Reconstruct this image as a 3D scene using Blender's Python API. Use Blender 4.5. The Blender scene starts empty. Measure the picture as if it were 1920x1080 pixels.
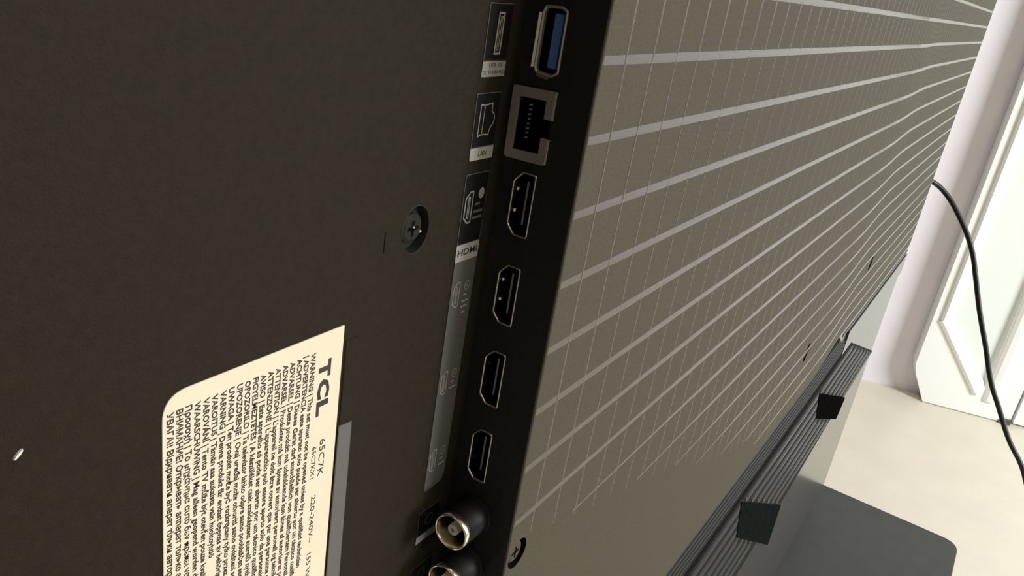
import bpy, bmesh, math, random
from mathutils import Vector, Matrix
from mathutils.geometry import tessellate_polygon

random.seed(4)
S = bpy.context.scene
COL = S.collection
H = 1.1                                    # height of the port column's datum above the floor (m)

# ------------------------------------------------------------------ camera
CAM = (-0.15055, -0.07333, 0.05095 + H)
R = ((0.538511, -0.82841, 0.154086), (-0.241408, -0.326881, -0.913713), (0.807297, 0.454847, -0.376014))
cd = bpy.data.cameras.new('camera')
cd.sensor_width = 36.0
cd.lens = 1559.62 / 1920 * 36.0
cd.clip_start = 0.005
cd.clip_end = 50
cam = bpy.data.objects.new('camera', cd)
COL.objects.link(cam)
m = Matrix(((R[0][0], -R[1][0], -R[2][0], CAM[0]),
            (R[0][1], -R[1][1], -R[2][1], CAM[1]),
            (R[0][2], -R[1][2], -R[2][2], CAM[2]),
            (0, 0, 0, 1)))
cam.matrix_world = m
S.camera = cam

# ------------------------------------------------------------------ world, lights, exposure
w = bpy.data.worlds.new('world')
S.world = w
w.use_nodes = True
bg = w.node_tree.nodes['Background']
bg.inputs[0].default_value = (1.0, 0.93, 0.82, 1)
bg.inputs[1].default_value = 0.24


def area(name, loc, target, size, power, color, size_y=None):
    ld = bpy.data.lights.new(name, 'AREA')
    ld.energy = power
    ld.color = color
    ld.size = size
    if size_y:
        ld.shape = 'RECTANGLE'
        ld.size_y = size_y
    o = bpy.data.objects.new(name, ld)
    o.location = loc
    o.rotation_euler = (Vector(target) - Vector(loc)).to_track_quat('-Z', 'Y').to_euler()
    COL.objects.link(o)
    return o


area('room_lamp_light', (0.1, -1.5, 2.1), (0.1, 0, 0.9), 0.7, 14.5, (1.0, 0.87, 0.68))
area('window_light', (1.5, -3.2, 1.8), (2.6, -0.2, 0.5), 1.2, 165, (0.98, 1.0, 1.0))
S.view_settings.view_transform = 'Standard'
S.view_settings.look = 'None'
S.view_settings.gamma = 1.0
S.view_settings.use_curve_mapping = False
S.view_settings.exposure = -0.16


# ------------------------------------------------------------------ materials
def mat(name, col, rough=0.5, metal=0.0, spec=0.5, noise=0.0, scale=400.0, bump=0.0, bscale=1500.0, emit=None):
    mt = bpy.data.materials.new(name)
    mt.use_nodes = True
    nt = mt.node_tree
    b = nt.nodes['Principled BSDF']
    b.inputs['Base Color'].default_value = (*col, 1)
    b.inputs['Roughness'].default_value = rough
    b.inputs['Metallic'].default_value = metal
    b.inputs['Specular IOR Level'].default_value = spec
    tc = nt.nodes.new('ShaderNodeTexCoord')
    if noise > 0:
        n = nt.nodes.new('ShaderNodeTexNoise')
        n.inputs['Scale'].default_value = scale
        n.inputs['Detail'].default_value = 3
        nt.links.new(tc.outputs['Object'], n.inputs['Vector'])
        r = nt.nodes.new('ShaderNodeValToRGB')
        r.color_ramp.elements[0].position = 0.3
        r.color_ramp.elements[1].position = 0.7
        r.color_ramp.elements[0].color = (*[c * (1 - noise) for c in col], 1)
        r.color_ramp.elements[1].color = (*[min(1, c * (1 + noise)) for c in col], 1)
        nt.links.new(n.outputs['Fac'], r.inputs['Fac'])
        nt.links.new(r.outputs['Color'], b.inputs['Base Color'])
    if bump > 0:
        n2 = nt.nodes.new('ShaderNodeTexNoise')
        n2.inputs['Scale'].default_value = bscale
        n2.inputs['Detail'].default_value = 2
        nt.links.new(tc.outputs['Object'], n2.inputs['Vector'])
        bp = nt.nodes.new('ShaderNodeBump')
        bp.inputs['Strength'].default_value = bump
        bp.inputs['Distance'].default_value = 0.0004
        nt.links.new(n2.outputs['Fac'], bp.inputs['Height'])
        nt.links.new(bp.outputs['Normal'], b.inputs['Normal'])
    if emit:
        b.inputs['Emission Color'].default_value = (*emit[0], 1)
        b.inputs['Emission Strength'].default_value = emit[1]
    return mt


M = dict(
    recess=mat('charcoal_plastic', (0.0180, 0.0138, 0.0090), 0.66, spec=0.10, noise=0.12, scale=700, bump=0.25, bscale=2500),
    port_face=mat('black_plastic', (0.0205, 0.0192, 0.0172), 0.6, spec=0.12, noise=0.1, scale=900, bump=0.15, bscale=2500),
    cover=mat('grey_textured_plastic', (0.071, 0.063, 0.0445), 0.75, spec=0.16, noise=0.14, scale=1300, bump=0.3, bscale=2600),
    ridge=mat('smooth_grey_ridge', (0.068, 0.061, 0.047), 0.19, spec=0.27),
    thin=mat('thin_grey_ridge', (0.074, 0.067, 0.051), 0.26, spec=0.42),
    rim=mat('light_grey_rim', (0.050, 0.048, 0.044), 0.22, spec=0.7, noise=0.04, scale=60),
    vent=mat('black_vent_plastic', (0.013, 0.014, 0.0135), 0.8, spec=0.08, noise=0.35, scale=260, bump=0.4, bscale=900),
    vent_rib=mat('dark_grey_rib', (0.030, 0.031, 0.030), 0.33, spec=0.22, noise=0.1, scale=300),
    fine=mat('black_rib', (0.017, 0.0175, 0.017), 0.45, spec=0.16, noise=0.4, scale=220),
    deep=mat('deep_black', (0.004, 0.004, 0.004), 0.9, spec=0.05),
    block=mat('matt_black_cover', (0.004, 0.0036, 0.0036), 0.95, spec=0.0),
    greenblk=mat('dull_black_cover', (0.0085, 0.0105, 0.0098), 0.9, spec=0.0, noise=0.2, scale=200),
    steel=mat('port_steel', (0.62, 0.56, 0.48), 0.3, metal=1.0),
    brass=mat('polished_connector_metal', (0.98, 0.88, 0.70), 0.22, metal=1.0),
    gun=mat('dark_connector_metal', (0.008, 0.009, 0.009), 0.5, spec=0.14),
    lan=mat('brushed_port_shield', (0.34, 0.31, 0.27), 0.48, metal=0.55),
    tongue=mat('dark_port_tongue', (0.085, 0.08, 0.075), 0.5),
    blue=mat('blue_usb_tongue', (0.075, 0.19, 0.47), 0.45),
    pin=mat('gold_contacts', (0.95, 0.85, 0.65), 0.25, metal=0.6),
    dielectric=mat('pale_connector_core', (0.62, 0.57, 0.50), 0.5),
    gloss=mat('glossy_black_print', (0.008, 0.008, 0.008), 0.35, spec=0.4),
    print=mat('grey_print', (0.27, 0.255, 0.235), 0.5),
    tab=mat('pale_grey_print', (0.33, 0.32, 0.31), 0.5),
    grey=mat('mid_grey_print', (0.082, 0.080, 0.075), 0.5),
    ink=mat('dark_print', (0.03, 0.03, 0.03), 0.6),
    dimink=mat('dim_print', (0.26, 0.25, 0.235), 0.6),
    paper=mat('cream_label_paper', (0.72, 0.645, 0.50), 0.6, spec=0.25, noise=0.02, scale=120),
    blackink=mat('black_ink', (0.012, 0.013, 0.012), 0.5),
    strip=mat('satin_grey_strip', (0.085, 0.08, 0.08), 0.35, spec=0.5),
    screen=mat('lit_screen', (0.02, 0.02, 0.02), 0.3, emit=((0.86, 0.86, 1.0), 5.0)),
    wall=mat('white_wall_paint', (0.82, 0.785, 0.84), 0.7, spec=0.2, noise=0.02, scale=6, bump=0.05, bscale=200),
    door=mat('white_door_lacquer', (0.90, 0.91, 0.89), 0.35, spec=0.4),
    dpanel=mat('pale_door_panel', (0.80, 0.85, 0.81), 0.4, spec=0.4),
    floor=mat('cream_floor', (0.77, 0.72, 0.60), 0.4, spec=0.35, noise=0.03, scale=9),
    table=mat('dark_grey_laminate', (0.078, 0.081, 0.077), 0.6, spec=0.3, noise=0.06, scale=40, bump=0.1, bscale=900),
    cable=mat('black_rubber', (0.008, 0.011, 0.008), 0.45, spec=0.4),
    fleck=mat('pale_dust', (0.75, 0.68, 0.58), 0.6),
)


# ------------------------------------------------------------------ builders (millimetres in television space)
def W(x, y, z):
    return Vector((x / 1000, y / 1000, z / 1000 + H))


def link(name, me, parent=None):
    o = bpy.data.objects.new(name, me)
    COL.objects.link(o)
    if parent is not None:
        o.parent = parent
        o.matrix_parent_inverse = PINV.get(parent, Matrix())
    return o


PINV = {}


def obj(name, verts, faces, material, parent=None, smooth=False, mats=None, fmat=None):
    """verts in mm"""
    me = bpy.data.meshes.new(name)
    off = Vector(parent_off(parent))
    me.from_pydata([tuple(W(*v) - off) for v in verts], [], faces)
    for mm in (mats or [material]):
        me.materials.append(mm)
    if fmat:
        for p, i in zip(me.polygons, fmat):
            p.material_index = i
    bm = bmesh.new()
    bm.from_mesh(me)
    bmesh.ops.recalc_face_normals(bm, faces=bm.faces)
    bm.to_mesh(me)
    bm.free()
    if smooth:
        for p in me.polygons:
            p.use_smooth = True
    me.update()
    return link(name, me, parent)


ROOTS = {}


def parent_off(p):
    while p is not None:
        if p in ROOTS:
            return ROOTS[p]
        p = p.parent
    return (0, 0, 0)


def thing(name, loc_mm, label, cat, group=None):
    o = bpy.data.objects.new(name, None)
    COL.objects.link(o)
    o.empty_display_size = 0.05
    o.location = W(*loc_mm)
    o['label'] = label
    o['category'] = cat
    if group:
        o['group'] = group
    ROOTS[o] = tuple(o.location)
    return o


class MB:
    """a small mesh collector in mm"""
    def __init__(self):
        self.v = []
        self.f = []
        self.m = []

    def add(self, vs, fs, mi=0):
        n = len(self.v)
        self.v += [tuple(q) for q in vs]
        self.f += [tuple(i + n for i in f) for f in fs]
        self.m += [mi] * len(fs)

    def box(self, a, b, mi=0):
        x0, y0, z0 = a
        x1, y1, z1 = b
        vs = [(x0, y0, z0), (x1, y0, z0), (x1, y1, z0), (x0, y1, z0), (x0, y0, z1), (x1, y0, z1), (x1, y1, z1), (x0, y1, z1)]
        self.add(vs, [(0, 3, 2, 1), (4, 5, 6, 7), (0, 1, 5, 4), (1, 2, 6, 5), (2, 3, 7, 6), (3, 0, 4, 7)], mi)

    def loft(self, loops, mi=0, closed=True, cap0=False, cap1=False):
        n = len(loops[0])
        vs = [q for l in loops for q in l]
        fs = []
        for k in range(len(loops) - 1):
            for i in range(n if closed else n - 1):
                j = (i + 1) % n
                fs.append((k * n + i, k * n + j, (k + 1) * n + j, (k + 1) * n + i))
        if cap0:
            fs.append(tuple(range(n)))
        if cap1:
            fs.append(tuple((len(loops) - 1) * n + i for i in range(n)))
        self.add(vs, fs, mi)

    def holed(self, outer, holes, to3, mi=0):
        polys = [outer] + holes
        tri = tessellate_polygon([[Vector((a, b, 0)) for a, b in p] for p in polys])
        flat = [q for p in polys for q in p]
        self.add([to3(a, b) for a, b in flat], [tuple(t) for t in tri], mi)

    def build(self, name, material, parent=None, smooth=False, mats=None):
        return obj(name, self.v, self.f, material, parent, smooth, mats, self.m if mats else None)


def circle(ca, cb, r, n=28, rb=None, ph=0.0):
    rb = rb or r
    return [(ca + r * math.cos(2 * math.pi * i / n + ph), cb + rb * math.sin(2 * math.pi * i / n + ph)) for i in range(n)]


def inset(poly, d):
    """shrink a convex-ish polygon by d (ordered either way)"""
    n = len(poly)
    ar = sum(poly[i][0] * poly[(i + 1) % n][1] - poly[(i + 1) % n][0] * poly[i][1] for i in range(n))
    s = 1 if ar > 0 else -1
    out = []
    for i in range(n):
        p0, p1, p2 = Vector(poly[i - 1]), Vector(poly[i]), Vector(poly[(i + 1) % n])
        e1 = (p1 - p0).normalized()
        e2 = (p2 - p1).normalized()
        n1 = Vector((-e1.y, e1.x)) * s
        n2 = Vector((-e2.y, e2.x)) * s
        b = n1 + n2
        b = b / max(0.3, b.dot(n1))
        q = p1 + b * d
        out.append((q.x, q.y))
    return out


def rounded(poly, rads, n=6):
    """round the corners of a polygon, one radius per corner"""
    out = []
    N = len(poly)
    for i in range(N):
        p0, p1, p2 = Vector(poly[i - 1]), Vector(poly[i]), Vector(poly[(i + 1) % N])
        r = rads[i] if isinstance(rads, (list, tuple)) else rads
        if r <= 0:
            out.append(tuple(p1))
            continue
        a = p1 + (p0 - p1).normalized() * r
        b = p1 + (p2 - p1).normalized() * r
        for k in range(n + 1):
            t = k / n
            q = a * (1 - t) ** 2 + p1 * 2 * t * (1 - t) + b * t * t
            out.append((q.x, q.y))
    return out


# ------------------------------------------------------------------ setting: floor, wall, door
A2, D2, N2 = Vector((2691, 52)), Vector((0.2803, -0.9599)), Vector((-0.9599, -0.2803))   # wall foot line (mm), along, towards the room


def wp(s, z, out=0.0):
    p = A2 + D2 * s + N2 * out
    return (p.x, p.y, z)


b = MB()
b.box((-2600, -3000, -1160), (4200, 2600, -1100))
o = b.build('floor', M['floor'])
o['kind'] = 'structure'
b = MB()
loopf = [wp(-2600, -1100), wp(2900, -1100), wp(2900, 1500), wp(-2600, 1500)]
loopb = [wp(-2600, -1100, -100), wp(2900, -1100, -100), wp(2900, 1500, -100), wp(-2600, 1500, -100)]
b.loft([loopf, loopb], cap0=True, cap1=True)
o = b.build('wall_right', M['wall'])
o['kind'] = 'structure'

# white panelled door against the wall, its moulding mitred across the bottom corner
T = 60.0
b = MB()
leaf = [(49, 980), (49, -975), (60, -1010), (88, -1060), (108, -1097), (371, -1097), (371, 980)]
rec = [(100, 900), (100, -800), (266, -1000), (266, 900)]
b.holed(leaf, [rec], lambda s, z: wp(s, z, T))
b.loft([[wp(s, z, T) for s, z in leaf], [wp(s, z, 1) for s, z in leaf]])
door = b.build('door_1', M['door'])
door['kind'] = 'structure'
b = MB()
b.loft([[wp(s, z, T) for s, z in rec], [wp(s, z, T - 14) for s, z in inset(rec, 10)]], cap1=True)
b.build('door_panel', M['dpanel'], door)


def moulding(p, q, wdt, nm='moulding'):
    P, Q = Vector(p), Vector(q)
    e = (Q - P).normalized()
    n = Vector((-e.y, e.x))
    prof = [(-.5, 0), (-.42, 7), (-.2, 11), (.15, 9), (.38, 4), (.5, 0)]
    bb = MB()
    bb.loft([[wp(*(c + n * k * wdt), T - 0.5 + h) for k, h in prof] for c in (P, Q)], cap0=True, cap1=True)
    return bb.build(nm, M['door'], door, smooth=False)


moulding((86, 900), (84, -812), 30)
moulding((80, -808), (252, -1022), 34)
moulding((288, -1040), (288, 900), 44)
b = MB()
leaf2 = [(381, 980), (381, -1092), (760, -1092), (760, 980)]
b.loft([[wp(s, z, T) for s, z in leaf2], [wp(s, z, 1) for s, z in leaf2]], cap0=True)
d2 = b.build('door_2', M['door'])
d2['kind'] = 'structure'
b = MB()
b.loft([[wp(s, z, 8) for s, z in ((371.5, -1095), (380.5, -1095), (380.5, 980), (371.5, 980))],
        [wp(s, z, 1) for s, z in ((371.5, -1095), (380.5, -1095), (380.5, 980), (371.5, 980))]], cap0=True)
b.build('door_gap', M['deep'], door)
b = MB()
b.loft([[wp(s, z, T + 8) for s, z in ((335, -1099), (372, -1099), (372, -1082), (345, -1085))],
        [wp(s, z, T) for s, z in ((335, -1099), (372, -1099), (372, -1082), (345, -1085))]], cap0=True)
o = b.build('door_pivot', M['tongue'], door)
o['label'] = 'small dark pivot at the foot of the white door'

# ------------------------------------------------------------------ bench the television stands on
bench = thing('television_bench', (212, 90, -1100), 'dark grey bench top with rounded back corner under the television', 'bench')
outl = rounded([(-552, -173), (974, -173), (974, 330), (-552, 330)], [22, 22, 22, 22], 8)
b = MB()
ring = lambda d, z: [(x, y, z) for x, y in inset(outl, d)]
b.loft([ring(0, -606), ring(0, -581.2), ring(0.5, -580.3), ring(1.5, -580)], cap0=True, cap1=True)
b.build('top', M['table'], bench)
for lx in (-510, 892):
    for ly in (-135, 290):
        b = MB()
        b.box((lx, ly, -1100), (lx + 40, ly + 40, -606))
        b.build('leg', M['table'], bench)
b = MB()
b.box((-470, 250, -800), (892, 270, -606))
b.build('apron', M['table'], bench)

# ------------------------------------------------------------------ television
tv = thing('television', (212, 30, -580), 'large flat television seen from behind with port recess and ridged grey back', 'television')
XL, XR, ZB, ZT = -511.0, 935.0, -558.0, 262.0
RX0, RZ0, RZ1 = -250.0, -130.0, 92.0       # port recess, X from RX0 to 0
DEP = 21.0
ZC = -206.0                                 # lower edge of the ridged cover


def step(x):
    t = min(1, max(0, (x - 440) / 130))
    return 3.0 * t * t * (3 - 2 * t)


# housing: side walls, front bezel
b = MB()
per = rounded([(XL, ZB), (XR, ZB), (XR, ZT), (XL, ZT)], 6, 4)
b.loft([[(x, 3.4, z) for x, z in inset(per, 1)], [(x, 5, z) for x, z in per], [(x, 58, z) for x, z in per],
        [(x, 60, z) for x, z in inset(per, 2)], [(x, 60, z) for x, z in inset(per, 8)], [(x, 59, z) for x, z in inset(per, 8)]])
b.build('housing', M['rim'], tv)
b = MB()
b.add([(x, 59, z) for x, z in inset(per, 8)], [tuple(range(len(per)))])
b.build('screen', M['screen'], tv)

# slim lower rim
b = MB()
b.loft([[(XL, 3.4, ZC), (XR, 3.4, ZC), (XR, 3.4, ZB + 6), (XR - 6, 3.4, ZB), (XL, 3.4, ZB)],
        [(XL, 6, ZC), (XR, 6, ZC), (XR, 6, ZB + 6), (XR - 6, 6, ZB), (XL, 6, ZB)]], cap0=True, cap1=True)
b.build('lower_rim', M['rim'], tv)

# ridged cover with round screw wells
WELLS = [(5.2, -90.5, 4.3, 1), (378, -160.5, 6.6, 1), (593, -149, 7.5, 1)]
b = MB()
w0 = [circle(x, z, r) for x, z, r, k in WELLS if x < 430]
w1 = [circle(x, z, r) for x, z, r, k in WELLS if x > 560]
b.holed([(0.6, ZC), (430, ZC), (430, ZT), (0.6, ZT)], w0, lambda x, z: (x, 0, z))
xs = [430 + 140 * i / 14 for i in range(15)]
b.loft([[(x, step(x), ZC) for x in xs], [(x, step(x), ZT) for x in xs]], closed=False)
b.holed([(570, ZC), (XR, ZC), (XR, ZT), (570, ZT)], w1, lambda x, z: (x, 3.0, z))
# rounded lip along the port face, from X=0 to 0.6
lip = [(0.6, 0), (0.37, .05), (0.17, .17), (.05, .37), (0, 0.6)]
b.loft([[(x, y, RZ0) for x, y in lip], [(x, y, RZ1) for x, y in lip]], closed=False)
for z0, z1 in ((ZC, RZ0), (RZ1, ZT)):
    b.loft([[(x, 0, z0) for x in (RX0, 0.6)], [(x, 0, z1) for x in (RX0, 0.6)]], closed=False)
b.loft([[(x, 0, ZC) for x in (XL, RX0)], [(x, 0, ZT) for x in (XL, RX0)]], closed=False)
# lower ledge of the cover
xs2 = [XL, 430] + xs + [XR]
b.loft([[(x, step(x), ZC) for x in xs2], [(x, 3.5 if step(x) < 3.4 else 3.6, ZC - 0.2) for x in xs2]], closed=False)
b.build('back_cover', M['cover'], tv)


def well(x, z, r, y0, depth, headr, mat_w, mat_h, name, cross=True, ry=None):
    ry = ry or r
    bb = MB()
    c0 = circle(x, z, r, 28, ry)
    c1 = circle(x, z, r * 0.93, 28, ry * 0.93)
    bb.loft([[(a, y0, c) for a, c in c0], [(a, y0 + depth, c) for a, c in c1]], cap1=True)
    wo = bb.build(name, mat_w, tv)
    bb = MB()
    h0 = circle(x, z, headr, 24)
    h1 = circle(x, z, headr * .8, 24)
    bb.loft([[(a, y0 + depth, c) for a, c in h0], [(a, y0 + depth - .9, c) for a, c in h0], [(a, y0 + depth - 1.3, c) for a, c in h1]], cap1=True)
    hd = bb.build('screw_head', mat_h, wo)
    if cross:
        bb = MB()
        l, t = headr * .55, headr * .13
        y = y0 + depth - 1.33
        bb.box((x - l, y, z - t), (x + l, y + .3, z + t))
        bb.box((x - t, y, z - l), (x + t, y + .3, z + l))
        bb.build('cross_slot', M['deep'], wo)
    return wo


for x, z, r, k in WELLS:
    wo = well(x, z, r, step(x), 1.9, r * .74, M['deep'], M['cover'], 'screw_well')

# horizontal ridges, smooth satin lines moulded into the textured cover
fade = [(-60, 0.6), (-77, 5), (-90, 40), (-108, 100), (-124, 147), (-141, 181), (-156, 218), (-176, 285), (-202, 330)]  # reflection fade put into the shape: ridges taper out where they mirror the bench


def fade_x(z):
    if z >= -60:
        return 0.6
    for (z0, x0), (z1, x1) in zip(fade, fade[1:]):
        if z1 <= z <= z0:
            return x0 + (z0 - z) / (z0 - z1) * (x1 - x0)
    return fade[-1][1]


def fade_z(x):
    for (z0, x0), (z1, x1) in zip(fade[1:], fade[2:]):
        if x < x1:
            return z0 + (z1 - z0) * max(0, x - x0) / (x1 - x0)
    return -202.0


def ridge_strip(z, x0, soft, hw, h):
    n = [x0 + soft * i / 6 for i in range(7)] if soft > 1 else [x0]
    rest = [x for x in [60, 200, 430] + xs + [700, 800, XR] if x > n[-1] + 2]
    pts = n + rest
    loops = []
    for i, x in enumerate(pts):
        k = min(1.0, (i + 0.02) / 6) if soft > 1 else 1.0
        y = step(x)
        h_, w_ = h * k, hw * (0.45 + 0.55 * k) if x0 > 20 else hw
        loops.append([(x, y + .03, z - w_), (x, y - h_ * .8, z - w_ * .75), (x, y - h_, z - w_ * .3), (x, y - h_, z + w_ * .3),
                      (x, y - h_ * .8, z + w_ * .75), (x, y + .03, z + w_)])
    bb = MB()
    bb.loft(loops, closed=False)
    return bb.build('ridge', M['ridge'], tv, smooth=True)


k = -12
while 1.2 + 16.02 * k < ZT:
    z = 1.2 + 16.02 * k
    if z > ZC + 4:
        x0 = fade_x(z)
        ridge_strip(z, max(0.6, x0 - 20), 60 if x0 < 20 else 110, 1.15, .14)
    k += 1


# thin upright ridges, a shallow saw-tooth across each cell row
k = 0
while 10.6 + 13.72 * k < XR - 3:
    x = 10.6 + 13.72 * k
    zb = max(ZC + 2, fade_z(x) - 8)
    y = step(x)
    hw, h = 0.46, 0.13
    bb = MB()
    prof = lambda q: [(x - hw, y + .02, 0), (x - hw * .5, y - h * q, 0), (x + hw * .1, y - h * q, 0), (x + hw, y + .02, 0)]
    bb.loft([[(a, c, zz) for a, c, _ in prof(q)] for zz, q in ((zb, .02), (zb + 22, .6), (zb + 40, 1), (ZT - 2, 1))], closed=False)
    bb.build('thin_ridge', M['thin'], tv, smooth=True)
    k += 1

# grooves under the cover
for z, x0 in ((-213.5, 575), (-244.5, 660)):
    b = MB()
    b.box((x0, 2.9, z - 1.3), (XR - 1, 3.5, z + 1.3))
    b.build('groove', M['tongue'], tv)
b = MB()
b.box((600, 1.6, -241), (XR - 2, 3.5, -217))
b.build('light_ledge', M['rim'], tv)

# ------------------------------------------------------------------ dark ribbed lower panel with slanted end
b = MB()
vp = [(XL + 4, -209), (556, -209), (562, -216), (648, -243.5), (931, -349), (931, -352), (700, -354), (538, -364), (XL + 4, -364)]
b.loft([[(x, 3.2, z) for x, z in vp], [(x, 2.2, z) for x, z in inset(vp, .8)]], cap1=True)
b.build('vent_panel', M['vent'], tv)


def diag_x(z):
    return 648 + (-243.5 - z) * (931 - 648) / (349 - 243.5)


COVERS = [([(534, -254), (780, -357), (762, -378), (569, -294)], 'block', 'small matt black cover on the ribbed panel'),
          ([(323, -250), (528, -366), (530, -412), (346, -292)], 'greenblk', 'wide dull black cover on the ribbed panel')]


def gaps(z, m_=3):
    out = []
    for poly, _, _ in COVERS:
        xs_ = []
        for (x0, z0), (x1, z1) in zip(poly, poly[1:] + poly[:1]):
            if (z0 - z) * (z1 - z) <= 0 and z0 != z1:
                xs_.append(x0 + (x1 - x0) * (z - z0) / (z1 - z0))
        if xs_:
            out.append((min(xs_) - m_, max(xs_) + m_))
    return sorted(out)


for i in range(7):
    z = -255.5 - 14.6 * i
    xe = min(diag_x(z) - 10, 928)
    cur = XL + 10
    segs = []
    for g0, g1 in gaps(z):
        segs.append((cur, g0))
        cur = g1
    segs.append((cur, xe))
    for xa, xb in segs:
        if xb - xa < 12:
            continue
        b = MB()
        loops = []
        for x, kk in ((xa, .3), (xa + 3, 1), (xb - 4, 1), (xb, .3)):
            loops.append([(x, 2.25, z - 2.6), (x, 2.2 - 1.1 * kk, z - 1.7), (x, 2.2 - 1.1 * kk, z + 1.0), (x, 2.25, z + 1.7)])
        b.loft(loops, closed=False, cap0=True, cap1=True)
        b.build('vent_rib', M['vent_rib'], tv)
for i in range(5):
    z = -214 - 5.2 * i
    xe = 548 + (-209 - z) * 2.9
    b = MB()
    b.loft([[(x, 2.25, z - .8), (x, 1.7, z), (x, 2.25, z + .8)] for x in (XL + 10, xe)], closed=False)
    b.build('fine_rib', M['fine'], tv)
# flat black strip between fine ribs and broad ribs
b = MB()
ch = [(XL + 10, -242), (640, -241.5), (655, -247), (XL + 10, -249.5)]
b.loft([[(x, 2.2, z) for x, z in ch], [(x, 1.9, z) for x, z in ch]], cap1=True)
b.build('channel', M['deep'], tv)
for poly, mt, lab in COVERS:  # flat black four-sided patches laid over the ribbed panel
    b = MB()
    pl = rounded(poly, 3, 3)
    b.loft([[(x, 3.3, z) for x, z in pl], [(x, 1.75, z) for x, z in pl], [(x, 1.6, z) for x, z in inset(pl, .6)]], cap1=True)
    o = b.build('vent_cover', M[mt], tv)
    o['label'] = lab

# feet, below the frame
for fx in (-60, 430):
    b = MB()
    b.loft([[(fx, 0, -560), (fx + 60, 0, -560), (fx + 60, 50, -560), (fx, 50, -560)],
            [(fx - 8, -110, -580), (fx + 68, -110, -580), (fx + 68, 190, -580), (fx - 8, 190, -580)]], cap0=True, cap1=True)
    b.build('foot', M['vent'], tv)

# ------------------------------------------------------------------ port recess
SCREW = (-25.3, -3.3, 4.1, 4.9)
b = MB()
b.holed([(RX0, RZ0), (-2.2, RZ0), (-2.2, RZ1), (RX0, RZ1)], [circle(SCREW[0], SCREW[1], SCREW[2], 28, SCREW[3])], lambda x, z: (x, DEP, z))
fil = [(-2.2 * (1 - math.sin(a)), DEP - 2.2 * (1 - math.cos(a))) for a in [math.pi / 2 * i / 8 for i in range(9)]]
b.loft([[(x, y, RZ0) for x, y in fil], [(x, y, RZ1) for x, y in fil]], closed=False)
b.add([(RX0, 0, RZ0), (RX0, DEP, RZ0), (RX0, DEP, RZ1), (RX0, 0, RZ1)], [(0, 1, 2, 3)])
for z in (RZ0, RZ1):
    b.add([(RX0, 0, z), (RX0, DEP, z), (0, DEP - 2, z), (0, .6, z), (0, 0, z)], [(0, 1, 2, 3, 4)])
b.build('port_recess', M['recess'], tv)
sw = well(SCREW[0], SCREW[1], SCREW[2], DEP, 2.0, 3.1, M['port_face'], M['port_face'], 'screw_well', ry=SCREW[3])
for gx, gz, gr in ((-25.2, -3.0, .27), (-22.9, -4.3, .34)):  # two tiny metal discs painted in as glints on the screw head
    b = MB()
    b.loft([[(x, DEP + .66, z) for x, z in circle(gx, gz, gr, 10)], [(x, DEP + .45, z) for x, z in circle(gx, gz, gr * .6, 10)]], cap1=True)
    b.build('worn_spot', M['pin'], sw)
# moulded ring around the screw
b = MB()
ri = lambda r, rb, y: [(a, y, c) for a, c in circle(SCREW[0], SCREW[1], r, 28, rb)]
b.loft([ri(4.1, 4.9, DEP), ri(4.25, 5.05, DEP - .18), ri(4.5, 5.3, DEP - .02)])
b.build('screw_ring', M['port_face'], tv, smooth=True)

HD = [0.1, -21.35, -42.9, -64.45]
hdo = [(10.05, 7.15), (13.4, 7.15), (15.45, 4.85), (15.45, -5.1), (13.5, -7.15), (10.05, -7.15)]
usbo = [(14.4, 41.2), (10.6, 41.5), (9.3, 40.8), (9.2, 28.8), (10.6, 27.9), (14.3, 28.1), (14.85, 29.2), (14.85, 39.9)]
lano = [(17.0, 22.75), (10.45, 23.1), (10.35, 19.4), (9.0, 19.4), (9.0, 15.4), (10.35, 15.4), (10.3, 12.0), (17.0, 11.55)]
holes = [rounded([(y, z + c) for y, z in hdo], [.7, .5, .6, .6, .5, .7], 4) for c in HD] + [rounded(usbo, .3, 3), lano]
b = MB()
b.holed([(0.6, RZ0), (DEP - 2.2, RZ0), (DEP - 2.2, RZ1), (0.6, RZ1)], holes, lambda y, z: (0, y, z))
b.build('port_face', M['port_face'], tv)


def yz(poly, x):
    return [(x, y, z) for y, z in poly]


for n, c in enumerate(HD):
    o_ = holes[n]
    inn = inset(o_, .32)
    b = MB()
    b.loft([yz(inn, .7), yz(inn, 7)], cap1=True)
    port = b.build('hdmi_port', M['deep'], tv)
    b = MB()
    out = inset(o_, -.12)
    b.loft([yz(out, 0.05), yz(out, -.16), yz(inset(o_, .03), -.28), yz(inset(o_, .22), -.22), yz(inn, 0.02), yz(inn, .7)])
    b.build('port_rim', M['steel'], port, smooth=True)
    b = MB()
    b.box((.9, 11.45, c - 5.0), (7, 12.75, c + 5.4))
    b.build('tongue', M['deep'], port)
    b = MB()
    b.box((.84, 12.0, c - 4.6), (.95, 12.45, c + 5.2))
    b.build('tongue_edge', M['lan'], port)
    for dz in (2.9, -2.0):
        b = MB()
        w_ = .34
        b.loft([[(1.0, 15.0, c + dz - w_), (1.0, 15.0, c + dz + w_)], [(1.3, 14.6, c + dz - w_), (1.3, 14.6, c + dz + w_)],
                [(2.6, 15.0, c + dz - w_), (2.6, 15.0, c + dz + w_)]], closed=False)
        b.build('contact_spring', M['pin'] if n < 2 else M['gun'], port)  # bright on the upper ports, dark below: the glint is put into the colour

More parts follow.
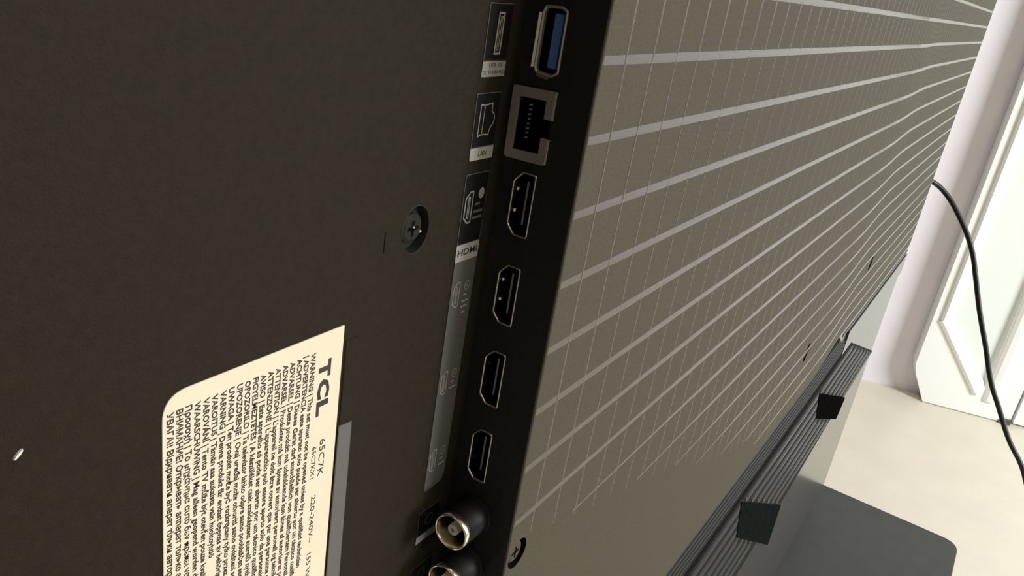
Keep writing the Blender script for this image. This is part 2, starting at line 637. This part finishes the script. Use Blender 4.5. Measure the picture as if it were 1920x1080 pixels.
# USB
o_ = holes[4]
inn = inset(o_, .4)
b = MB()
b.loft([yz(inn, .8), yz(inn, 9)], cap1=True)
usb = b.build('usb_port', M['deep'], tv)
b = MB()
out = inset(o_, -.15)
b.loft([yz(out, 0.05), yz(out, -.25), yz(inset(o_, .1), -.4), yz(inn, -.1), yz(inn, .8)])
b.build('port_rim', M['lan'], usb)
b = MB()
b.loft([[(-.1, 14.9, 29.1), (-.1, 14.9, 39.8)], [(-.55, 15.5, 29.05), (-.55, 15.5, 39.8)], [(-.15, 15.95, 29.0), (-.15, 15.95, 39.75)],
        [(.05, 15.9, 29.0), (.05, 15.9, 39.75)]], closed=False)
b.build('spring_flange', M['steel'], usb)
b = MB()
b.loft([[(-.1, 14.2, 28.0), (-.1, 10.8, 27.8)], [(-.6, 13.9, 27.5), (-.6, 11.2, 27.2)], [(.05, 13.7, 27.2), (.05, 11.4, 26.9)]], closed=False)
b.build('spring_flange', M['steel'], usb)
b = MB()
b.box((.5, 10.35, 29.4), (8.5, 12.3, 40.0))
b.build('tongue', M['blue'], usb)

# LAN
sh = [(18.75, 24.75), (8.3, 25.25), (8.3, 19.4), (9.0, 19.4), (9.0, 15.4), (8.3, 15.4), (8.35, 9.9), (18.6, 9.55)]
b = MB()
b.loft([yz(lano, .1), yz(lano, 10)], cap1=True)
lan = b.build('network_port', M['deep'], tv)
b = MB()
shr = [(18.75, 24.75), (8.3, 25.25), (8.3, 19.4), (10.35, 19.4), (10.45, 23.1), (17.0, 22.75), (17.0, 11.55), (10.3, 12.0), (10.35, 15.4), (8.3, 15.4), (8.35, 9.9), (18.6, 9.55)]
shr = rounded(shr, [.5, .3, 0, 0, 0, 0, 0, 0, 0, 0, .8, .8], 4)
tri = [tuple(t) for t in tessellate_polygon([[Vector((y, z, 0)) for y, z in shr]])]
b.add(yz(shr, -.7), tri)
b.loft([yz(shr, -.7), yz(shr, 0.1)])
o = b.build('port_shield', M['lan'], lan)
b = MB()
for z0, z1 in ((19.5, 25.0), (10.2, 15.3)):
    b.loft([[(-.72, 8.55, z0), (-.72, 8.55, z1)], [(-.6, 8.25, z0), (-.6, 8.25, z1)], [(-.1, 8.2, z0), (-.1, 8.2, z1)]], closed=False)
b.build('shield_edge', M['steel'], lan)
for i in range(8):
    z = 21.3 - i * 0.99
    b = MB()
    b.box((.5, 14.58, z - .14), (1.4, 14.78, z + .14))
    b.build('contact_pin', M['pin'], lan)


# coaxial sockets
def coax(cy, cz, r, L, brightring=True):
    cc = lambda rr, x: [(x, y, z) for y, z in circle(cy, cz, rr, 36)]
    bb = MB()
    bb.loft([cc(r, 0.05), cc(r, -L + 2.2), cc(r * .97, -L + 2.1), cc(r * .97, -L + 1.7)])
    ob = bb.build('aerial_socket', M['gun'], tv, smooth=True)
    bb = MB()
    bb.loft([cc(r + .5, .05), cc(r + .5, -.9), cc(r + .2, -1.2), cc(r - .02, -1.2)])
    bb.build('socket_flange', M['gun'], ob)
    bb = MB()
    bb.loft([cc(r * .97, -L + 1.9), cc(r, -L + 1.6), cc(r, -L + .25), cc(r - .2, -L), cc(r - .45, -L), cc(r - .6, -L + .2), cc(r - .62, -L + 5.5)])
    bb.build('socket_ring', M['brass'], ob, smooth=True)
    bb = MB()
    bb.loft([cc(r - .63, -L + 5.0), cc(1.6, -L + 5.0)])
    bb.build('socket_core', M['deep'], ob)
    bb = MB()
    bb.loft([cc(1.5, -L + 5), cc(1.5, -L + 1.2), cc(1.3, -L + 1.0), cc(.55, -L + 1.0), cc(.5, -L + 3)], cap1=True)
    bb.build('centre_contact', M['dielectric'], ob, smooth=False)
    return ob


coax(11.4, -81.2, 4.8, 10.3)
coax(11.2, -96.6, 4.8, 10.3)


# ------------------------------------------------------------------ print on the recess floor
def text_mesh(txt, bold=0.0):
    cu = bpy.data.curves.new('t', 'FONT')
    cu.body = txt
    cu.size = 1.0
    cu.offset = bold
    cu.resolution_u = 2
    ob = bpy.data.objects.new('t', cu)
    COL.objects.link(ob)
    dg = bpy.context.evaluated_depsgraph_get()
    dg.update()
    me = bpy.data.meshes.new_from_object(ob.evaluated_get(dg))
    vs = [tuple(v.co)[:2] for v in me.vertices]
    fs = [tuple(p.vertices) for p in me.polygons]
    bpy.data.objects.remove(ob)
    bpy.data.curves.remove(cu)
    bpy.data.meshes.remove(me)
    return vs, fs


def lettering(txt, parent, material, x0, z0, capx, width=None, sx=1.0, down=False, y=DEP - .16, bold=0.0, name='lettering', slant=0.0):
    """upright text from (x0,z0) rightwards, or (down) running downwards with its top towards +X; capx = cap height in mm"""
    vs, fs = text_mesh(txt, bold)
    if not vs:
        return None
    s = capx / 0.70
    x_ = [v[0] for v in vs]
    mn, mx = min(x_), max(x_)
    k = s * sx if width is None else width / (mx - mn)
    out = []
    for a, c in vs:
        u, v = (a - mn) * k, c * s
        out.append((x0 + v, y, z0 - u) if down else (x0 + u, y, z0 + v + slant * u))
    return obj(name, out, fs, material, parent)


def flat(poly, y, thick=.06):
    bb = MB()
    bb.loft([[(x, y + thick, z) for x, z in poly], [(x, y, z) for x, z in poly]], cap1=True)
    return bb


def outline(mb, poly, wd, y, wsides=None):
    inn_ = inset(poly, wd)
    mb.loft([[(x, y, z) for x, z in poly], [(x, y, z) for x, z in inn_]])


def hdmi_icon(mb, cx, cz, hw, hh, y, wd=.32):
    p = [(cx + hw, cz + hh), (cx + hw * .1, cz + hh), (cx - hw, cz + hh * .62), (cx - hw, cz - hh * .62), (cx + hw * .1, cz - hh), (cx + hw, cz - hh * .92)]
    p = rounded(p, .25, 3)
    outline(mb, p, wd, y)
    q = [(cx + hw * .3, cz + hh * .66), (cx - hw * .25, cz + hh * .66), (cx - hw * .25, cz - hh * .66), (cx + hw * .3, cz - hh * .66)]
    outline(mb, q, wd * .75, y)


Y1, Y2, Y3 = DEP - .06, DEP - .10, DEP - .14
# usb sticker
st = flat(rounded([(-10.15, 40.5), (-1.0, 40.5), (-1.0, 25.9), (-10.0, 25.9)], .35, 3), Y1).build('port_sticker', M['gloss'], tv)
b = MB()
outline(b, [(-10.05, 40.4), (-1.05, 40.4), (-1.1, 29.1), (-9.9, 29.1)], .2, Y2)
b.build('frame_print', M['grey'], st)
b = MB()
outline(b, [(-6.5, 38.7), (-4.3, 38.7), (-4.3, 30.4), (-6.65, 30.4)], .42, Y2)
outline(b, [(-5.75, 37.9), (-5.0, 37.9), (-5.15, 31.2), (-5.9, 31.2)], .2, Y2)
b.build('icon_print', M['print'], st)
flat(rounded([(-9.9, 29.2), (-1.1, 29.2), (-1.0, 26.0), (-9.9, 26.0)], [0, 0, .3, .3], 3), Y2, .02).build('label_tab', M['dimink'], st)
lettering('USB 3.0', st, M['ink'], -7.6, 27.9, .85, width=4.6, y=Y3)
lettering('DC 5V 0.9A MAX', st, M['ink'], -9.5, 26.5, .8, width=8.0, y=Y3)
# network sticker
st = flat(rounded([(-10.45, 23.0), (-1.0, 23.0), (-.95, 8.6), (-10.1, 8.6)], .35, 3), Y1).build('port_sticker', M['gloss'], tv)
b = MB()
outline(b, [(-10.35, 22.85), (-1.05, 22.85), (-1.0, 11.4), (-10.1, 11.4)], .2, Y2)
b.build('frame_print', M['grey'], st)
b = MB()
p = [(-8.45, 20.6), (-6.9, 20.4), (-4.05, 20.7), (-3.9, 18.9), (-3.0, 18.3), (-2.6, 17.2), (-3.0, 16.1), (-4.0, 15.1), (-4.3, 13.8), (-6.8, 14.0), (-8.4, 13.6)]
outline(b, p, .3, Y2)
b.add([(-7.0, Y2, 20.3), (-6.72, Y2, 20.3), (-6.72, Y2, 14.1), (-7.0, Y2, 14.1)], [(0, 1, 2, 3)])
b.build('icon_print', M['print'], st)
flat(rounded([(-10.15, 11.5), (-1.0, 11.4), (-.95, 8.7), (-10.0, 8.7)], [0, 0, .3, .5], 3), Y2, .02).build('label_tab', M['tab'], st)
lettering('LAN', st, M['ink'], -7.0, 9.5, 1.15, width=2.9, y=Y3)
# hdmi sticker
hp = [(-10.4, 6.0), (-1.3, 6.0), (-1.3, -75.8), (-9.6, -75.6)]
st = flat(rounded([(-10.4, 6.0), (-1.3, 5.9), (-1.9, -72.0), (-2.6, -74.6), (-9.4, -74.9), (-9.75, -74.2)], [.8, .4, 1.0, 1.2, .6, .4], 4), Y1).build('port_sticker', M['gloss'], tv)
b = MB()
outline(b, rounded([(-10.3, 5.9), (-1.4, 5.85), (-1.6, -10.2), (-10.15, -10.1)], [.8, .3, 0, 0], 4), .2, Y2)
b.build('frame_print', M['grey'], st)
flat([(-10.15, -10.1), (-1.6, -10.2), (-1.65, -14.15), (-10.05, -14.1)], Y2, .02).build('label_tab', M['tab'], st)
lettering('HDMI', st, M['ink'], -9.5, -12.75, 1.5, width=7.3, y=Y3, bold=.02)
flat(rounded([(-10.05, -14.1), (-1.65, -14.15), (-1.9, -72.0), (-2.6, -74.6), (-9.4, -74.9), (-9.75, -74.2)], [0, 0, 1.0, 1.2, .6, .4], 4), Y2, .02).build('grey_band', M['grey'], st)
b = MB()
hdmi_icon(b, -7.85, -1.75, 1.45, 3.7, Y2, .36)
b.add([(x, Y2, z) for x, z in circle(-3.55, 1.0, 1.05, 20, 1.25)], [tuple(range(20))])
b.build('icon_print', M['print'], st)
b = MB()
for x0, x1, z in ((-5.4, -3.6, -1.3), (-5.8, -2.3, -3.0), (-6.0, -2.3, -4.4)):
    b.add([(x0, Y2, z - .32), (x1, Y2, z - .32), (x1, Y2, z + .32), (x0, Y2, z + .32)], [(0, 1, 2, 3)])
b.build('small_print', M['grey'], st)
for cz, num in ((-22.3, '2'), (-44.9, '3'), (-66.6, '4')):
    b = MB()
    hdmi_icon(b, -7.9, cz, 1.2, 3.2, Y3, .26)
    b.build('icon_print', M['dimink'], st)
    b = MB()
    outline(b, circle(-4.0, cz + 1.6, 1.0, 16, 1.2), .2, Y3)
    for x0, x1, z in ((-5.0, -3.9, -.6), (-5.4, -2.8, -2.2)) + (((-5.6, -2.9, -3.5), (-4.9, -3.7, -5.0)) if num == '2' else ()):
        b.add([(x0, Y3, cz + z - .22), (x1, Y3, cz + z - .22), (x1, Y3, cz + z + .22), (x0, Y3, cz + z + .22)], [(0, 1, 2, 3)])
    b.build('small_print', M['dimink'], st)
    lettering(num, st, M['dimink'], -4.35, cz + 1.15, .9, width=.6, y=Y3)
# aerial sticker and the one below it
for zo in (0, -17.6):
    st = flat(rounded([(-10.6, -80.9 + zo), (-1.4, -80.9 + zo), (-1.5, -91.1 + zo), (-10.3, -90.9 + zo)], .3, 3), Y1).build('port_sticker', M['gloss'], tv)
    b = MB()
    outline(b, [(-10.5, -81.0 + zo), (-1.5, -81.0 + zo), (-1.55, -88.8 + zo), (-10.2, -88.7 + zo)], .2, Y2)
    b.build('frame_print', M['grey'], st)
    b = MB()
    outline(b, circle(-5.9, -84.8 + zo, 1.5, 22, 1.7), .26, Y2)
    b.build('icon_print', M['grey'], st)
    flat([(-10.2, -88.7 + zo), (-1.55, -88.8 + zo), (-1.55, -91.0 + zo), (-10.2, -90.8 + zo)], Y2, .02).build('label_tab', M['dimink'], st)

# rating label
lp = rounded([(-82.6, -18.5), (-43.75, -18.5), (-43.2, -120), (-82.2, -120)], [4.6, .25, 1.5, 1.5], 10)
b = MB()
b.loft([[(x, DEP, z) for x, z in lp], [(x, DEP - .16, z) for x, z in lp], [(x, DEP - .22, z) for x, z in inset(lp, .08)]], cap1=True)
lab = b.build('rating_label', M['paper'], tv)
YT = DEP - .27
for ch, z_, w_ in (('T', -24.3, 3.7), ('C', -28.3, 4.2), ('L', -32.9, 3.2)):
    lettering(ch, lab, M['blackink'], -49.55, z_, 2.75, width=w_, down=True, y=YT, bold=.05)
LINES = ['WARNING | This set must not be opened unless by a qualified technician',
         '| ADVERTENCIA este aparato solo puede ser abierto por un t\u00e9cnico cualificado',
         'ACHTUNG | Dieses Ger\u00e4t darf ausschlie\u00dflich von qualifiziertem Personal ge\u00f6ffnet werden',
         'ADVARSEL | Dette produkt m\u00e5 udelukkende kun \u00e5bnes af autoriseret personale',
         'ADVARSEL | Produktet m\u00e5 kun \u00e5pnes av autorisert personell og teknikere',
         "ATTENTION | L'appareil ne doit \u00eatre ouvert que par une personne qualifi\u00e9e",
         "ATTENZIONE | L'apparecchio pu\u00f2 essere aperto solo da personale tecnico",
         'AVISO | Este aparelho s\u00f3 pode ser aberto por um t\u00e9cnico qualificado',
         'FIGYELMEZTET\u00c9S | A k\u00e9sz\u00fcl\u00e9ket csak szakk\u00e9pzett szerel\u0151 nyithatja fel',
         'OPOZORILO | Ta televizor lahko odpre samo poobla\u0161\u010den serviser',
         'UPOZORENJE | Ovaj ure\u0111aj mo\u017ee otvoriti samo ovla\u0161teni serviser',
         'UWAGA | Ten produkt mo\u017ce by\u0107 rozkr\u0119cany tylko przez serwis',
         'VARNING | Denna produkt f\u00e5r endast \u00f6ppnas av beh\u00f6rig personal',
         'VAROITUS | T\u00e4m\u00e4n saa aukaista vain huoltoyhti\u00f6',
         'VAROV\u00c1N\u00cd | Tento TV m\u016f\u017ee b\u00fdt otev\u0159en pouze kvalifikovan\u00fdm',
         'WAARSCHUWING | Mag alleen geopend worden door een bevoegd',
         '\u03a0\u03c1\u03bf\u03c3\u03bf\u03c7\u03ae | \u03a4\u03bf \u03bc\u03b7\u03c7\u03ac\u03bd\u03b7\u03bc\u03b1 \u03b1\u03c5\u03c4\u03cc \u03b4\u03b5\u03bd \u03c0\u03c1\u03ad\u03c0\u03b5\u03b9 \u03bd\u03b1 \u03c4\u03bf \u03b1\u03bd\u03bf\u03af\u03be\u03b5\u03b9',
         '\u0412\u041d\u0418\u041c\u0410\u041d\u0418\u0415! \u041e\u0442\u043a\u0440\u044b\u0432\u0430\u0442\u044c \u0430\u043f\u043f\u0430\u0440\u0430\u0442 \u0442\u043e\u043b\u044c\u043a\u043e \u0430\u0432\u0442\u043e\u0440\u0438\u0437\u043e\u0432\u0430\u043d\u043d\u044b\u043c',
         '\u0423\u0412\u0410\u0413\u0410!! \u0412\u0456\u0434\u043a\u0440\u0438\u0432\u0430\u0442\u0438 \u0430\u043f\u0430\u0440\u0430\u0442 \u0442\u0456\u043b\u044c\u043a\u0438 \u0430\u0432\u0442\u043e\u0440\u0438\u0437\u043e\u0432\u0430\u043d\u0438\u043c']
for i, t in enumerate(LINES):
    lettering(t, lab, M['blackink'], -52.0 - i * 1.655, -21.8, 1.12, sx=1.02, down=True, y=YT, bold=.026)
lettering('65C7K', lab, M['blackink'], -48.0, -41.9, 1.5, width=8.7, down=True, y=YT)
lettering('65C7KX1', lab, M['blackink'], -50.0, -42.8, 1.1, width=7.4, down=True, y=YT)
lettering('220-240V~', lab, M['blackink'], -49.2, -54.6, 1.15, width=11.6, down=True, y=YT)
lettering('155 W 50/60Hz', lab, M['blackink'], -49.2, -69.0, 1.15, width=15.0, down=True, y=YT)

# moulded strip beside the label, glossy in its lower part
b = MB()
sp = [(-43.1, -22), (-39.6, -22), (-38.6, -110), (-42.6, -110)]
b.loft([[(x, DEP, z) for x, z in sp], [(x, DEP - .25, z) for x, z in inset(sp, .25)]], cap1=True)
b.build('label_ledge', M['recess'], tv)
b = MB()
sp = [(-43.1, -40.9), (-39.2, -41.3), (-38.0, -110), (-42.6, -110)]
b.loft([[(x, DEP - .2, z) for x, z in sp], [(x, DEP - .34, z) for x, z in inset(sp, .15)]], cap1=True)
o = b.build('glossy_strip', M['strip'], tv)
b = MB()
b.add([(-34.6, DEP - .04, -2.0), (-34.35, DEP - .04, -2.0), (-34.35, DEP - .04, -6.4), (-34.6, DEP - .04, -6.4)], [(0, 1, 2, 3)])
b.build('scratch', M['deep'], tv)
b = MB()
c0 = [(a, c) for a, c in circle(-103.6, -18.6, .9, 10, .28)]
ca, sa = math.cos(.75), math.sin(.75)
c0 = [(-103.6 + (a + 103.6) * ca - (c + 18.6) * sa, -18.6 + (a + 103.6) * sa + (c + 18.6) * ca) for a, c in c0]
b.loft([[(x, DEP + .02, z) for x, z in c0], [(x, DEP - .3, z) for x, z in inset(c0, .08)]], cap1=True)
o = b.build('paint_fleck', M['fleck'], tv)  # small raised pale ellipse on the recess floor
o['label'] = 'tiny pale fleck on the dark plastic'

# ------------------------------------------------------------------ cable hanging off the side of the television
path = [(936, 34, -124), (950, 20, -126), (966, 6, -131), (977, -10, -141), (980, -37, -168), (980, -60, -199), (980, -76, -232), (980, -93, -270),
        (982, -115, -314), (985, -135, -356), (988, -154, -386), (992, -177, -422), (997, -208, -461), (1004, -250, -560), (1012, -300, -760),
        (1020, -340, -960), (1035, -380, -1070), (1075, -430, -1095), (1120, -520, -1096.5), (1150, -760, -1096.5)]
cu = bpy.data.curves.new('cable_path', 'CURVE')
cu.dimensions = '3D'
sp = cu.splines.new('BEZIER')
sp.bezier_points.add(len(path) - 1)
for bp_, p in zip(sp.bezier_points, path):
    bp_.co = W(*p)
    bp_.handle_left_type = bp_.handle_right_type = 'AUTO'
cu.bevel_depth = 0.0031
cu.bevel_resolution = 3
cu.resolution_u = 6
tmp = bpy.data.objects.new('tmp', cu)
COL.objects.link(tmp)
dg = bpy.context.evaluated_depsgraph_get()
dg.update()
me = bpy.data.meshes.new_from_object(tmp.evaluated_get(dg))
bpy.data.objects.remove(tmp)
me.materials.clear()
me.materials.append(M['cable'])
for p in me.polygons:
    p.use_smooth = True
o = bpy.data.objects.new('power_cable', me)
COL.objects.link(o)
o['label'] = 'black cable hanging down from the side edge of the television'
o['category'] = 'cable'
